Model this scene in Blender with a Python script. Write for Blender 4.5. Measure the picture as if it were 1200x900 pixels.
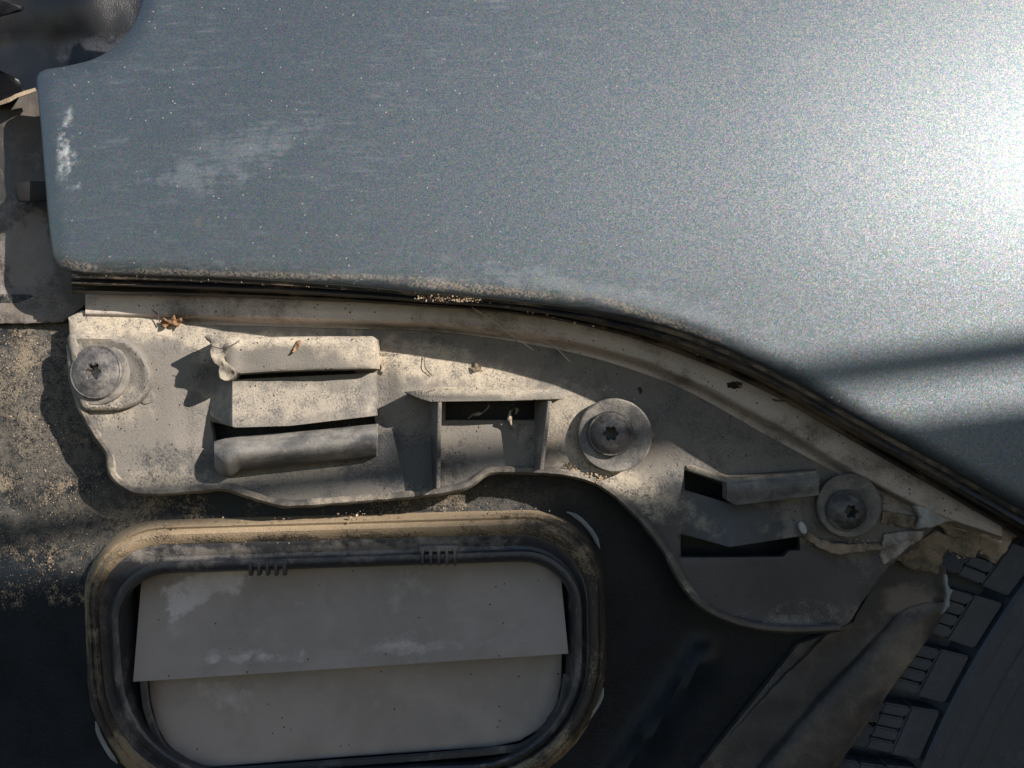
import bpy, bmesh, math, random
import numpy as np
from mathutils import Vector, noise, geometry

for o in list(bpy.data.objects):
    bpy.data.objects.remove(o)
sc = bpy.context.scene
C = sc.collection
random.seed(7)

# ------------------------------------------------------------------ camera, light, exposure
S = 0.0003            # metres per photo pixel on the bracket plane
D = 0.32              # camera to bracket plane
cam_d = bpy.data.cameras.new('camera'); cam = bpy.data.objects.new('camera', cam_d); C.objects.link(cam)
cam.location = (0, -D, 0); cam.rotation_euler = (math.radians(90), 0, 0)
cam_d.sensor_width = 36; cam_d.lens = 36 * D / (1200 * S)
cam_d.clip_start = 0.005; cam_d.clip_end = 100
sc.camera = cam

SUN = Vector((0.70, -0.60, 0.38)).normalized()
world = bpy.data.worlds.new('World'); sc.world = world; world.use_nodes = True
wn = world.node_tree
bg = wn.nodes['Background']
sky = wn.nodes.new('ShaderNodeTexSky'); sky.sky_type = 'NISHITA'; sky.sun_disc = False
sky.sun_elevation = math.asin(SUN.z); sky.sun_rotation = math.atan2(SUN.x, SUN.y)
wn.links.new(sky.outputs[0], bg.inputs[0]); sky.dust_density = 0.3; sky.ozone_density = 1.2; sky.air_density = 1.0
bg.inputs[1].default_value = 0.084
sun_d = bpy.data.lights.new('sun', 'SUN'); sun = bpy.data.objects.new('sun', sun_d); C.objects.link(sun)
sun_d.energy = 5.0; sun_d.angle = math.radians(0.55); sun_d.color = (1.0, 0.895, 0.765)
sun.rotation_euler = (-SUN).to_track_quat('-Z', 'Y').to_euler()
sc.view_settings.view_transform = 'Standard'; sc.view_settings.look = 'None'
sc.view_settings.exposure = 0.85; sc.view_settings.gamma = 1

# ------------------------------------------------------------------ geometry helpers
def P(x, y, h=0.0):
    """photo pixel + height (mm) above the bracket plane -> world point"""
    hm = h * 0.001
    k = S * (D - hm) / D
    return Vector(((x - 600) * k, -hm, (450 - y) * k))

def spline(pts, step=4.0, closed=False):
    """Catmull-Rom through 2D/3D points, resampled about every step px"""
    p = [np.array(q, float) for q in pts]; n = len(p); out = []
    segs = n if closed else n - 1
    for i in range(segs):
        if closed: a, b, c, d = p[(i-1) % n], p[i], p[(i+1) % n], p[(i+2) % n]
        else:
            b, c = p[i], p[i+1]
            a = p[i-1] if i > 0 else 2*b - c
            d = p[i+2] if i + 2 < n else 2*c - b
        m = max(1, int(np.linalg.norm((c-b)[:2]) / step))
        for k in range(m):
            t = k / m
            out.append(0.5*((2*b) + (c-a)*t + (2*a-5*b+4*c-d)*t*t + (3*b-a-3*c+d)*t**3))
    if not closed: out.append(p[-1])
    return [tuple(q) for q in out]

def dense(pts, step=4.0):
    """closed polygon with straight sides, resampled"""
    out = []; n = len(pts)
    for i in range(n):
        a = np.array(pts[i], float); b = np.array(pts[(i+1) % n], float)
        m = max(1, int(np.linalg.norm(b-a) / step))
        for k in range(m): out.append(tuple(a + (b-a)*k/m))
    return out

def ragged(pts, amp, freq=0.15, seed=0.0):
    out = []
    for i, q in enumerate(pts):
        v = noise.noise_vector(Vector((q[0]*freq, q[1]*freq, seed)))
        out.append((q[0] + v.x*amp, q[1] + v.y*amp))
    return out

def inside(P2, poly):
    x, y = P2[:, 0], P2[:, 1]; r = np.zeros(len(P2), bool)
    q = np.array(poly); n = len(q)
    for i in range(n):
        x1, y1 = q[i]; x2, y2 = q[(i+1) % n]
        if y1 == y2: continue
        c = ((y1 > y) != (y2 > y)) & (x < (x2-x1)*(y-y1)/(y2-y1) + x1)
        r ^= c
    return r

def segdist(P2, poly, closed=True):
    q = np.array(poly); best = np.full(len(P2), 1e9)
    n = len(q)
    for i in range(n if closed else n-1):
        a = q[i][:2]; b = q[(i+1) % n][:2]; d = b-a; L = (d*d).sum()
        if L < 1e-9: continue
        t = np.clip(((P2-a) @ d)/L, 0, 1)
        dd = np.hypot(*(P2 - (a + t[:, None]*d)).T)
        best = np.minimum(best, dd)
    return best

def link(name, me, mat, parent=None, label=None, smooth=True, angle=40):
    o = bpy.data.objects.new(name, me); C.objects.link(o)
    if mat: me.materials.clear(); me.materials.append(mat)
    if smooth:
        me.polygons.foreach_set('use_smooth', [True]*len(me.polygons))
        bm = bmesh.new(); bm.from_mesh(me)
        ca = math.radians(angle)
        for e in bm.edges:
            if len(e.link_faces) == 2 and e.calc_face_angle(0) > ca: e.smooth = False
        bm.to_mesh(me); bm.free()
    if parent: o.parent = parent
    if label: o['label'] = label
    return o

def sheet(name, outline, hfun, mat, parent, holes=(), step=10, thick=1.5, label=None, round_mm=0.5, angle=40, round_px=None):
    """A sheet with real thickness over an outline in photo pixels; hfun(xy array) -> height in mm.
    The rim is rolled over by round_mm."""
    outline = [tuple(q[:2]) for q in outline]
    q = np.array(outline)
    x0, y0 = q.min(0); x1, y1 = q.max(0)
    gx, gy = np.meshgrid(np.arange(x0+step*.5, x1, step), np.arange(y0+step*.5, y1, step))
    gx = gx + (np.arange(gx.shape[0]) % 2)[:, None]*step*.5
    G = np.stack([gx.ravel(), gy.ravel()], 1)
    loops = [outline] + [[tuple(a[:2]) for a in h] for h in holes]
    m = inside(G, outline)
    for h in holes: m &= ~inside(G, h)
    G = G[m]
    db = np.full(len(G), 1e9)
    for l in loops: db = np.minimum(db, segdist(G, l))
    G = G[db > step*0.45]
    rp = round_px if round_px else max(1.2, round_mm/0.3)
    # inner companion loops for a rounded rim
    verts = []; edges = []
    for l in loops:
        k = len(verts); n = len(l)
        verts += [Vector(a) for a in l]; edges += [(k+i, k+(i+1) % n) for i in range(n)]
    comp = []
    for li, l in enumerate(loops):
        a = np.array(l); n = len(a)
        t = np.roll(a, -1, 0) - np.roll(a, 1, 0); t /= np.maximum(np.hypot(*t.T), 1e-6)[:, None]
        nn = np.stack([-t[:, 1], t[:, 0]], 1)
        for f in (0.35, 1.0):
            for sgn in (1, -1):
                c = a + nn*rp*f*sgn
                mm = inside(c, outline)
                for h in holes: mm &= ~inside(c, h)
                c = c[mm]
                if len(c) == 0: continue
                dd = np.full(len(c), 1e9)
                for l2 in loops: dd = np.minimum(dd, segdist(c, l2))
                comp.append(c[dd > rp*f*0.8])
    comp = np.concatenate(comp) if comp else np.zeros((0, 2))
    allp = verts + [Vector(a) for a in comp] + [Vector(a) for a in G]
    vs, es, fs, ov, oe, of = geometry.delaunay_2d_cdt(allp, edges, [], 0, 0.05)
    V2 = np.array([tuple(v) for v in vs])
    T = [f for f in fs if len(f) >= 3]
    cen = np.array([V2[f].mean(0) for f in T])
    m = inside(cen, outline)
    for h in holes: m &= ~inside(cen, h)
    T = [f for f, k in zip(T, m) if k]
    dd = np.full(len(V2), 1e9)
    for l in loops: dd = np.minimum(dd, segdist(V2, l))
    H = hfun(V2) if callable(hfun) else np.full(len(V2), float(hfun))
    e = np.clip(1 - dd/rp, 0, 1)
    H = H - round_mm*(1 - np.sqrt(np.maximum(0, 1 - e*e)))
    bm = bmesh.new()
    bv = [bm.verts.new(P(a[0], a[1], h)) for a, h in zip(V2, H)]
    for f in T:
        try: fc = bm.faces.new([bv[i] for i in f])
        except ValueError: pass
    bmesh.ops.delete(bm, geom=[v for v in bm.verts if not v.link_faces], context='VERTS')
    bmesh.ops.recalc_face_normals(bm, faces=bm.faces)
    if sum(f.normal.y for f in bm.faces) > 0: bmesh.ops.reverse_faces(bm, faces=bm.faces)
    be = [x for x in bm.edges if x.is_boundary]
    r = bmesh.ops.extrude_edge_only(bm, edges=be)
    nv = [g for g in r['geom'] if isinstance(g, bmesh.types.BMVert)]
    bmesh.ops.translate(bm, verts=nv, vec=(0, thick*0.001, 0))
    bmesh.ops.recalc_face_normals(bm, faces=bm.faces)
    # flip if front normal points away
    if sum(f.normal.y*f.calc_area() for f in bm.faces if abs(f.normal.y) > .7) > 0:
        bmesh.ops.reverse_faces(bm, faces=bm.faces)
    me = bpy.data.meshes.new(name); bm.to_mesh(me); bm.free()
    return link(name, me, mat, parent, label, angle=angle)

def grid(name, rows, mat, parent, closed_u=False, closed_v=False, label=None, angle=40, cap=False):
    """rows: list of rows of world points"""
    bm = bmesh.new()
    B = [[bm.verts.new(p) for p in r] for r in rows]
    nr, nc = len(B), len(B[0])
    for i in range(nr if closed_v else nr-1):
        for j in range(nc if closed_u else nc-1):
            a, b = B[i][j], B[i][(j+1) % nc]; c, d = B[(i+1) % nr][(j+1) % nc], B[(i+1) % nr][j]
            try: bm.faces.new((a, b, c, d))
            except ValueError: pass
    if cap:
        for r in (B[0], B[-1]):
            try: bm.faces.new(r)
            except ValueError: pass
    bmesh.ops.recalc_face_normals(bm, faces=bm.faces)
    me = bpy.data.meshes.new(name); bm.to_mesh(me); bm.free()
    return link(name, me, mat, parent, label, angle=angle)

def sweep(name, path, prof, mat, parent, label=None, closed=False, angle=40, wob=0.0, hpath=None, cap=True, taper=0):
    """prof: closed list of (offset px, height mm) swept along a pixel path (x, y[, h])"""
    a = np.array([q[:2] for q in path]); n = len(a)
    if closed: t = np.roll(a, -1, 0) - np.roll(a, 1, 0)
    else: t = np.gradient(a, axis=0)
    t /= np.maximum(np.hypot(*t.T), 1e-6)[:, None]
    nn = np.stack([-t[:, 1], t[:, 0]], 1)
    rows = []
    for i in range(n):
        h0 = path[i][2] if len(path[i]) > 2 else 0
        w = 1 + wob*noise.noise(Vector((a[i][0]*.06, a[i][1]*.06, 3.1)))
        if taper and not closed:
            w *= min(1, 0.25 + min(i, n-1-i)/taper)
        rows.append([P(a[i][0]+nn[i][0]*o*w, a[i][1]+nn[i][1]*o*w, h0 + h*w) for o, h in prof])
    return grid(name, rows, mat, parent, closed_u=True, closed_v=closed, label=label, angle=angle, cap=cap and not closed)

def slab(name, pts, thick, mat, parent, bevel=0.5, label=None, seg=2):
    """polygon (x, y, h) front face, extruded straight back by thick mm (or to per-vertex depth), bevelled"""
    bm = bmesh.new()
    f = [bm.verts.new(P(*q)) for q in pts]
    b = [bm.verts.new(P(*q) + Vector((0, thick*.001, 0))) for q in pts]
    n = len(pts)
    bm.faces.new(f); bm.faces.new(b[::-1])
    for i in range(n): bm.faces.new((f[i], b[i], b[(i+1) % n], f[(i+1) % n]))
    bmesh.ops.recalc_face_normals(bm, faces=bm.faces)
    if bevel:
        bmesh.ops.bevel(bm, geom=list(bm.edges), offset=bevel*.001, segments=seg, profile=.5, affect='EDGES', clamp_overlap=True)
    me = bpy.data.meshes.new(name); bm.to_mesh(me); bm.free()
    return link(name, me, mat, parent, label, angle=35)

def hexa(name, front, back, mat, parent, bevel=0.4, label=None):
    """solid between two polygons with the same number of (x, y, h) points"""
    bm = bmesh.new()
    f = [bm.verts.new(P(*q)) for q in front]; b = [bm.verts.new(P(*q)) for q in back]
    n = len(f)
    bm.faces.new(f); bm.faces.new(b[::-1])
    for i in range(n): bm.faces.new((f[i], b[i], b[(i+1) % n], f[(i+1) % n]))
    bmesh.ops.recalc_face_normals(bm, faces=bm.faces)
    if bevel: bmesh.ops.bevel(bm, geom=list(bm.edges), offset=bevel*.001, segments=2, profile=.5, affect='EDGES', clamp_overlap=True)
    me = bpy.data.meshes.new(name); bm.to_mesh(me); bm.free()
    return link(name, me, mat, parent, label, angle=35)

def lathe(name, c, rings, mat, parent, n=72, label=None, tilt=(0, 0), angle=35, cap=True, ell=(1, 1), rim_noise=0):
    """rings: (radius px, height mm, star amount); the axis points at the camera side, tilted by tilt (slopes)"""
    rows = []
    for r, h, st in rings:
        row = []
        for k in range(n):
            a = 2*math.pi*k/n
            rr = r*(1 + st*math.cos(6*a))
            dx, dy = rr*math.cos(a)*ell[0], rr*math.sin(a)*ell[1]
            hh = c[2] + h + (dx*tilt[0] + dy*tilt[1])*0.3
            if rim_noise: hh += rim_noise*noise.noise(Vector((dx*.1, dy*.1, r)))
            base = P(c[0], c[1], c[2])
            row.append(Vector((base.x + dx*S, -hh*.001, base.z - dy*S)) + Vector((h*tilt[0]*-.001, 0, h*tilt[1]*.001)))
        rows.append(row)
    return grid(name, rows, mat, parent, closed_u=True, label=label, angle=angle, cap=cap)

# ------------------------------------------------------------------ materials
def nodes(m):
    m.use_nodes = True
    return m.node_tree, m.node_tree.nodes['Principled BSDF']

def mth(nt, op, a, b=None, c=None, clamp=False):
    n = nt.nodes.new('ShaderNodeMath'); n.operation = op; n.use_clamp = clamp
    for i, v in enumerate((a, b, c)):
        if v is None: continue
        if isinstance(v, (int, float)): n.inputs[i].default_value = v
        else: nt.links.new(v, n.inputs[i])
    return n.outputs[0]

def noi(nt, vec, scale, detail=4, rough=.55, dist=0):
    n = nt.nodes.new('ShaderNodeTexNoise'); n.inputs['Scale'].default_value = scale
    n.inputs['Detail'].default_value = detail; n.inputs['Roughness'].default_value = rough
    n.inputs['Distortion'].default_value = dist
    nt.links.new(vec, n.inputs['Vector']); return n.outputs['Fac']

def ss(nt, v, lo, hi):
    n = nt.nodes.new('ShaderNodeMapRange'); n.interpolation_type = 'SMOOTHSTEP'
    nt.links.new(v, n.inputs[0]); n.inputs[1].default_value = lo; n.inputs[2].default_value = hi
    return n.outputs[0]

def mixc(nt, f, a, b):
    n = nt.nodes.new('ShaderNodeMix'); n.data_type = 'RGBA'
    if isinstance(f, (int, float)): n.inputs[0].default_value = f
    else: nt.links.new(f, n.inputs[0])
    for i, v in ((6, a), (7, b)):
        if isinstance(v, tuple): n.inputs[i].default_value = (*v, 1)
        else: nt.links.new(v, n.inputs[i])
    return n.outputs[2]

def stain(nt, pos, x, y, rx, ry, ang=0, warp=0.5, h=0):
    """soft elliptical patch of dirt around a place on the car, edge broken by noise"""
    c = P(x, y, h)
    mp = nt.nodes.new('ShaderNodeMapping'); mp.vector_type = 'TEXTURE'
    mp.inputs['Location'].default_value = (c.x, 0, c.z)
    mp.inputs['Rotation'].default_value = (0, math.radians(ang), 0)
    mp.inputs['Scale'].default_value = (rx*S, 10, ry*S)
    nt.links.new(pos, mp.inputs['Vector'])
    l = nt.nodes.new('ShaderNodeVectorMath'); l.operation = 'LENGTH'
    nt.links.new(mp.outputs[0], l.inputs[0])
    nz = noi(nt, pos, 140, 6, .65)
    d = mth(nt, 'ADD', l.outputs['Value'], mth(nt, 'MULTIPLY', mth(nt, 'SUBTRACT', nz, .5), warp*4))
    return ss(nt, d, 1.15, 0.35)

def dirty(name, base, dust, lo=.45, hi=.6, scale=55, rough=(.5, .95), grain=1.0, metallic=0.0, bump=.35,
          stains=(), dark=None, dust2=None, streak=None, speck=.0, coat=0, spec=.4, over=None):
    """plastic, paint or rubber (base) under a broken layer of dust; stains add (+) or wipe (-) dust"""
    m = bpy.data.materials.new(name); nt, b = nodes(m)
    geo = nt.nodes.new('ShaderNodeNewGeometry'); pos = geo.outputs['Position']
    big = noi(nt, pos, scale, 7, .62, .3)
    mid = noi(nt, pos, scale*6, 5, .6)
    fine = noi(nt, pos, 1500, 3, .6)
    grn = noi(nt, pos, 3800, 2, .5)
    v = mth(nt, 'ADD', mth(nt, 'MULTIPLY', big, .62), mth(nt, 'ADD', mth(nt, 'MULTIPLY', mid, .22), mth(nt, 'MULTIPLY', fine, .16*grain)))
    for s in stains:
        st = stain(nt, pos, *s[1:])
        v = mth(nt, 'ADD', v, mth(nt, 'MULTIPLY', st, s[0]))
    if streak:
        mp = nt.nodes.new('ShaderNodeMapping'); nt.links.new(pos, mp.inputs[0])
        mp.inputs['Scale'].default_value = streak
        sn = noi(nt, mp.outputs[0], 200, 4, .6)
        v = mth(nt, 'ADD', v, mth(nt, 'MULTIPLY', mth(nt, 'SUBTRACT', sn, .5), .25))
    mask = ss(nt, v, lo, hi)
    d2 = mixc(nt, mid, dust, dust2 or tuple(c*.72 for c in dust))
    g = mth(nt, 'ADD', mth(nt, 'MULTIPLY', grn, .9), .55)
    dcol = nt.nodes.new('ShaderNodeVectorMath'); dcol.operation = 'SCALE'
    nt.links.new(d2, dcol.inputs[0]); nt.links.new(g, dcol.inputs['Scale'])
    bcol = mixc(nt, ss(nt, big, .35, .65), base, dark or tuple(c*.7 for c in base))
    col = mixc(nt, mask, bcol, dcol.outputs[0])
    if over:
        om = None
        for s in over[1]:
            q = mth(nt, 'MULTIPLY', stain(nt, pos, *s[1:]), s[0]); om = q if om is None else mth(nt, 'MAXIMUM', om, q)
        brk = mth(nt, 'ADD', mth(nt, 'MULTIPLY', fine, .55), mth(nt, 'MULTIPLY', mid, .45))
        om = mth(nt, 'MULTIPLY', om, ss(nt, brk, .34, .56))
        oc = nt.nodes.new('ShaderNodeVectorMath'); oc.operation = 'SCALE'; oc.inputs[0].default_value = over[0]; nt.links.new(g, oc.inputs['Scale'])
        col = mixc(nt, om, col, oc.outputs[0]); mask = mth(nt, 'MAXIMUM', mask, om)
    if speck:
        vo = nt.nodes.new('ShaderNodeTexVoronoi'); vo.inputs['Scale'].default_value = 700
        nt.links.new(pos, vo.inputs['Vector'])
        wn_ = nt.nodes.new('ShaderNodeTexWhiteNoise'); nt.links.new(vo.outputs['Position'], wn_.inputs['Vector'])
        sp = mth(nt, 'MULTIPLY', mth(nt, 'LESS_THAN', vo.outputs['Distance'], .22), mth(nt, 'LESS_THAN', wn_.outputs['Value'], speck))
        col = mixc(nt, sp, col, (.03, .02, .015))
    nt.links.new(col, b.inputs['Base Color'])
    r = nt.nodes.new('ShaderNodeMapRange'); nt.links.new(mask, r.inputs[0])
    r.inputs[3].default_value, r.inputs[4].default_value = rough
    nt.links.new(r.outputs[0], b.inputs['Roughness'])
    b.inputs['Metallic'].default_value = metallic
    b.inputs['Specular IOR Level'].default_value = spec
    b.inputs['Coat Weight'].default_value = coat; b.inputs['Coat Roughness'].default_value = .15
    hsum = mth(nt, 'ADD', mth(nt, 'MULTIPLY', fine, .5), mth(nt, 'ADD', mth(nt, 'MULTIPLY', grn, .3), mth(nt, 'MULTIPLY', mask, .5)))
    bp = nt.nodes.new('ShaderNodeBump'); bp.inputs['Strength'].default_value = bump; bp.inputs['Distance'].default_value = .0006
    nt.links.new(hsum, bp.inputs['Height']); nt.links.new(bp.outputs[0], b.inputs['Normal'])
    return m

def flake_paint(name):
    m = bpy.data.materials.new(name); nt, b = nodes(m)
    geo = nt.nodes.new('ShaderNodeNewGeometry'); pos = geo.outputs['Position']
    vo = nt.nodes.new('ShaderNodeTexVoronoi'); vo.inputs['Scale'].default_value = 3600
    nt.links.new(pos, vo.inputs['Vector'])
    sub = nt.nodes.new('ShaderNodeVectorMath'); sub.operation = 'SUBTRACT'; sub.inputs[1].default_value = (.5, .5, .5)
    nt.links.new(vo.outputs['Color'], sub.inputs[0])
    sca = nt.nodes.new('ShaderNodeVectorMath'); sca.operation = 'SCALE'; sca.inputs['Scale'].default_value = .145
    nt.links.new(sub.outputs[0], sca.inputs[0])
    add = nt.nodes.new('ShaderNodeVectorMath'); nt.links.new(geo.outputs['Normal'], add.inputs[0]); nt.links.new(sca.outputs[0], add.inputs[1])
    nor = nt.nodes.new('ShaderNodeVectorMath'); nor.operation = 'NORMALIZE'; nt.links.new(add.outputs[0], nor.inputs[0])
    # flakes: slate blue-grey metal, each flake a little different in tint
    hsv = nt.nodes.new('ShaderNodeMix'); hsv.data_type = 'RGBA'; hsv.inputs[0].default_value = .10
    hsv.inputs[6].default_value = (.092, .122, .146, 1); nt.links.new(vo.outputs['Color'], hsv.inputs[7])
    big = noi(nt, pos, 18, 6, .6); mid = noi(nt, pos, 160, 6, .65); fine = noi(nt, pos, 1400, 3, .6)
    # horizontal wipe marks
    mp = nt.nodes.new('ShaderNodeMapping'); mp.inputs['Scale'].default_value = (.18, 1, 1.6); mp.inputs['Rotation'].default_value = (0, math.radians(3), 0)
    nt.links.new(pos, mp.inputs[0]); wipe = noi(nt, mp.outputs[0], 420, 5, .7)
    v = mth(nt, 'ADD', mth(nt, 'MULTIPLY', big, .25), mth(nt, 'ADD', mth(nt, 'MULTIPLY', mid, .2), mth(nt, 'MULTIPLY', wipe, .55)))
    for s in ((.10, 255, 180, 90, 32, -8, .7, 22), (.09, 225, 208, 70, 14, 0, .8, 22), (.07, 330, 155, 70, 22, -10, .8, 22),
              (.16, 700, 345, 200, 14, 12, .7, 26), (.10, 400, 322, 260, 9, 4, .8, 22)):
        v = mth(nt, 'ADD', v, mth(nt, 'MULTIPLY', stain(nt, pos, *s[1:]), s[0]))
    film = mth(nt, 'MULTIPLY', ss(nt, v, .50, .72), .22)
    lime = None
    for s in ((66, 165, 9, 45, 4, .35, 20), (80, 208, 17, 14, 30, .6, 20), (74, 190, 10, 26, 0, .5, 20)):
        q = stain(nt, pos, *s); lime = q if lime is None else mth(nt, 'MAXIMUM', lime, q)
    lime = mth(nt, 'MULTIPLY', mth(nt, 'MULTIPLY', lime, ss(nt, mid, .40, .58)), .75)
    sand = None
    for s in ((300, 323, 260, 5, 2, .5, 20), (560, 340, 130, 6, 6, .5, 24), (90, 312, 40, 7, 8, .5, 18), (760, 372, 90, 5, 20, .5, 26)):
        q = stain(nt, pos, *s); sand = q if sand is None else mth(nt, 'MAXIMUM', sand, q)
    sand = mth(nt, 'MULTIPLY', mth(nt, 'MULTIPLY', sand, ss(nt, fine, .38, .62)), .6)
    rust = mth(nt, 'MULTIPLY', stain(nt, pos, 234, 262, 5, 9, 10, .5, 20), .14)
    col = mixc(nt, film, hsv.outputs[2], (.26, .29, .33))
    col = mixc(nt, rust, col, (.45, .28, .2))
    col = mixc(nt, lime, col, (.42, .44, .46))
    col = mixc(nt, sand, col, (.36, .29, .22))
    # dust specks settled on the paint
    v2 = nt.nodes.new('ShaderNodeTexVoronoi'); v2.inputs['Scale'].default_value = 900; nt.links.new(pos, v2.inputs['Vector'])
    w2 = nt.nodes.new('ShaderNodeTexWhiteNoise'); nt.links.new(v2.outputs['Position'], w2.inputs['Vector'])
    sp = mth(nt, 'MULTIPLY', mth(nt, 'LESS_THAN', v2.outputs['Distance'], .20), mth(nt, 'LESS_THAN', w2.outputs['Value'], .04))
    col = mixc(nt, mth(nt, 'MULTIPLY', sp, .7), col, (.36, .35, .33))
    nt.links.new(col, b.inputs['Base Color'])
    dsum = mth(nt, 'MAXIMUM', mth(nt, 'MAXIMUM', film, lime), mth(nt, 'MAXIMUM', sand, sp))
    met = mth(nt, 'MULTIPLY', mth(nt, 'SUBTRACT', 1, dsum), .88)
    nt.links.new(met, b.inputs['Metallic'])
    nt.links.new(mth(nt, 'ADD', mth(nt, 'MULTIPLY', dsum, .35), .56), b.inputs['Roughness'])
    nt.links.new(nor.outputs[0], b.inputs['Normal'])
    b.inputs['Coat Weight'].default_value = .3; b.inputs['Coat Roughness'].default_value = .30
    return m

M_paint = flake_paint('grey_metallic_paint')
BEIGE = (.180, .168, .155)
M_flange = dirty('dusty_inner_flange', (.12, .105, .095), (.58, .515, .485), .34, .56, 40, (.5, .9), speck=.10,
                 stains=((.10, 520, 445, 300, 60, 8, .4), (-.12, 690, 440, 40, 12, 20, .8)), bump=.3)
M_bracket = dirty('dusty_black_plastic', (.050, .053, .060), BEIGE, .40, .62, 38, (.42, .95), grain=2.0, speck=.05, dust2=(.15, .14, .13), over=((.46, .405, .33), ((.9, 150, 372, 120, 30, 0, .5), (.8, 340, 400, 130, 12, 0, .5), (.8, 500, 425, 160, 26, 12, .5), (.7, 570, 457, 100, 7, 0, .4), (.7, 720, 560, 120, 26, 28, .5), (.6, 240, 400, 40, 26, 30, .5), (.45, 130, 470, 50, 30, 0, .6), (.4, 340, 470, 110, 26, 0, .7), (.35, 190, 560, 60, 16, 0, .7), (.5, 670, 500, 40, 60, 0, .6))),
                  stains=((.10, 170, 380, 110, 40, 0, .4), (.06, 380, 410, 190, 40, 3, .4), (.06, 560, 440, 150, 40, 6, .4), (.06, 690, 560, 120, 40, 20, .4),
                          (-.14, 470, 540, 90, 40, 0, .5), (-.10, 210, 545, 60, 30, 0, .5),
                          (-.30, 800, 640, 90, 90, 0, .4), (-.28, 900, 680, 130, 60, 0, .4), (-.20, 860, 600, 80, 40, 0, .4), (-.1, 740, 600, 60, 40, 0, .5)), bump=.45)
M_bar = dirty('scuffed_plastic', (.07, .072, .078), (.27, .26, .245), .34, .66, 60, (.4, .9), streak=(.2, 1, 1.5), bump=.35,
              stains=((.1, 265, 545, 20, 30, 0, .5), (-.12, 425, 525, 22, 16, 0, .5)))
M_rim = dirty('dusty_plastic_edge', (.085, .08, .078), (.36, .32, .265), .42, .62, 60, (.4, .9), bump=.4, stains=((-.2, 880, 735, 140, 60, 0, .4), (-.12, 780, 640, 60, 80, 0, .4)))
M_body = dirty('dark_inner_body_paint', (.013, .018, .025), (.28, .23, .17), .62, .76, 70, (.28, .95), grain=2.2, bump=.5, spec=.16,
               dust2=(.15, .125, .095), over=((.16, .145, .125), ((.55, 40, 470, 120, 150, 0, .4), (.5, 80, 620, 130, 60, 0, .5), (.35, 560, 592, 120, 26, 0, .5))),
               stains=((.06, 20, 420, 60, 70, 0, .8), (-.02, 60, 560, 70, 70, 30, .9), (.05, 150, 600, 100, 22, -10, .9), (.02, 45, 660, 60, 40, 0, 1.0),
                       (.02, 560, 590, 90, 16, 0, .8), (-.40, 800, 740, 300, 240, 0, .3), (-.35, 40, 850, 160, 130, 0, .3)))
M_pillar = dirty('scraped_grey_primer', (.07, .065, .062), (.16, .14, .125), .48, .60, 45, (.5, .9), bump=.5,
                 stains=((.22, 15, 290, 28, 50, 0, .5), (-.12, 80, 340, 30, 22, 0, .5), (.05, 20, 350, 60, 14, 0, .9)), dust2=(.20, .19, .19), over=((.085, .068, .052), ((.85, 60, 352, 110, 26, 0, .4), (.5, 20, 150, 40, 40, 0, .5))))
M_recess = dirty('dark_lamp_recess', (.009, .010, .014), (.055, .06, .08), .52, .78, 30, (.35, .8), bump=.3,
                 stains=((.2, 50, 55, 40, 18, -20, .6), (.1, 60, 10, 80, 20, 0, .6)))
M_black = dirty('black_plastic', (.018, .018, .020), (.08, .075, .07), .62, .85, 90, (.6, .9), bump=.3, spec=.25)
M_seal = dirty('black_rubber_seal', (.018, .018, .018), (.24, .18, .13), .48, .70, 60, (.45, .95), streak=(.25, 1, 1), bump=.5,
               stains=((.10, 900, 450, 260, 60, 32, .6), (.14, 520, 348, 80, 8, 5, .5)))
M_gasket = dirty('dusty_rubber_gasket', (.046, .041, .036), (.33, .262, .175), .46, .64, 60, (.5, .95), bump=1.0, grain=2.2, streak=(.15, 1, 1), dust2=(.20, .155, .11),
                 stains=((.13, 380, 612, 330, 20, -2, .3), (-.16, 690, 760, 60, 140, 0, .3), (-.12, 105, 800, 40, 130, 0, .3)))
M_frame = dirty('vent_frame_plastic', (.035, .038, .045), (.22, .20, .19), .50, .72, 60, (.38, .85), bump=.4,
                stains=((.12, 380, 650, 300, 14, -2, .6), (.05, 150, 760, 20, 60, 0, .6)))
M_flap = dirty('vent_flap_rubber', (.245, .218, .205), (.46, .43, .425), .50, .72, 38, (.5, .8), bump=.12, grain=.5, speck=.02, dark=(.19, .168, .156), spec=.3,
               stains=((.24, 225, 700, 85, 26, -25, .5), (.16, 190, 735, 20, 34, 10, .5), (.1, 250, 840, 80, 22, 10, .5), (.08, 420, 775, 260, 8, -4, .8), (.09, 250, 780, 80, 9, -4, .9)))
M_edge = dirty('worn_white_edge', (.20, .23, .25), (.30, .33, .35), .4, .6, 90, (.4, .7), bump=.2)
M_screw = dirty('dusty_black_screw', (.06, .06, .068), (.27, .255, .24), .42, .66, 90, (.38, .85), metallic=.2, bump=.35)
M_washer = dirty('dusty_washer', (.075, .075, .078), (.28, .26, .235), .38, .62, 80, (.45, .9), bump=.35)
M_liner = dirty('muddy_arch_liner', (.045, .043, .045), (.20, .17, .145), .44, .72, 35, (.5, .95), bump=.6,
                stains=((.25, 1085, 712, 45, 22, 0, .4), (.12, 1060, 780, 40, 90, 32, .5), (.12, 1070, 650, 60, 20, 0, .6)), grain=.6)
M_torn = dirty('torn_muddy_felt', (.10, .08, .06), (.34, .27, .20), .38, .58, 80, (.8, .98), bump=.9)
M_foam = dirty('pale_torn_plastic', (.28, .28, .29), (.42, .42, .42), .36, .5, 90, (.6, .9), bump=.4)
M_tyre = dirty('tyre_rubber', (.034, .042, .056), (.085, .097, .12), .46, .70, 60, (.42, .8), bump=.35)
M_leaf = dirty('dry_leaf', (.16, .085, .045), (.30, .19, .11), .4, .6, 200, (.7, .9), bump=.5)
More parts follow.
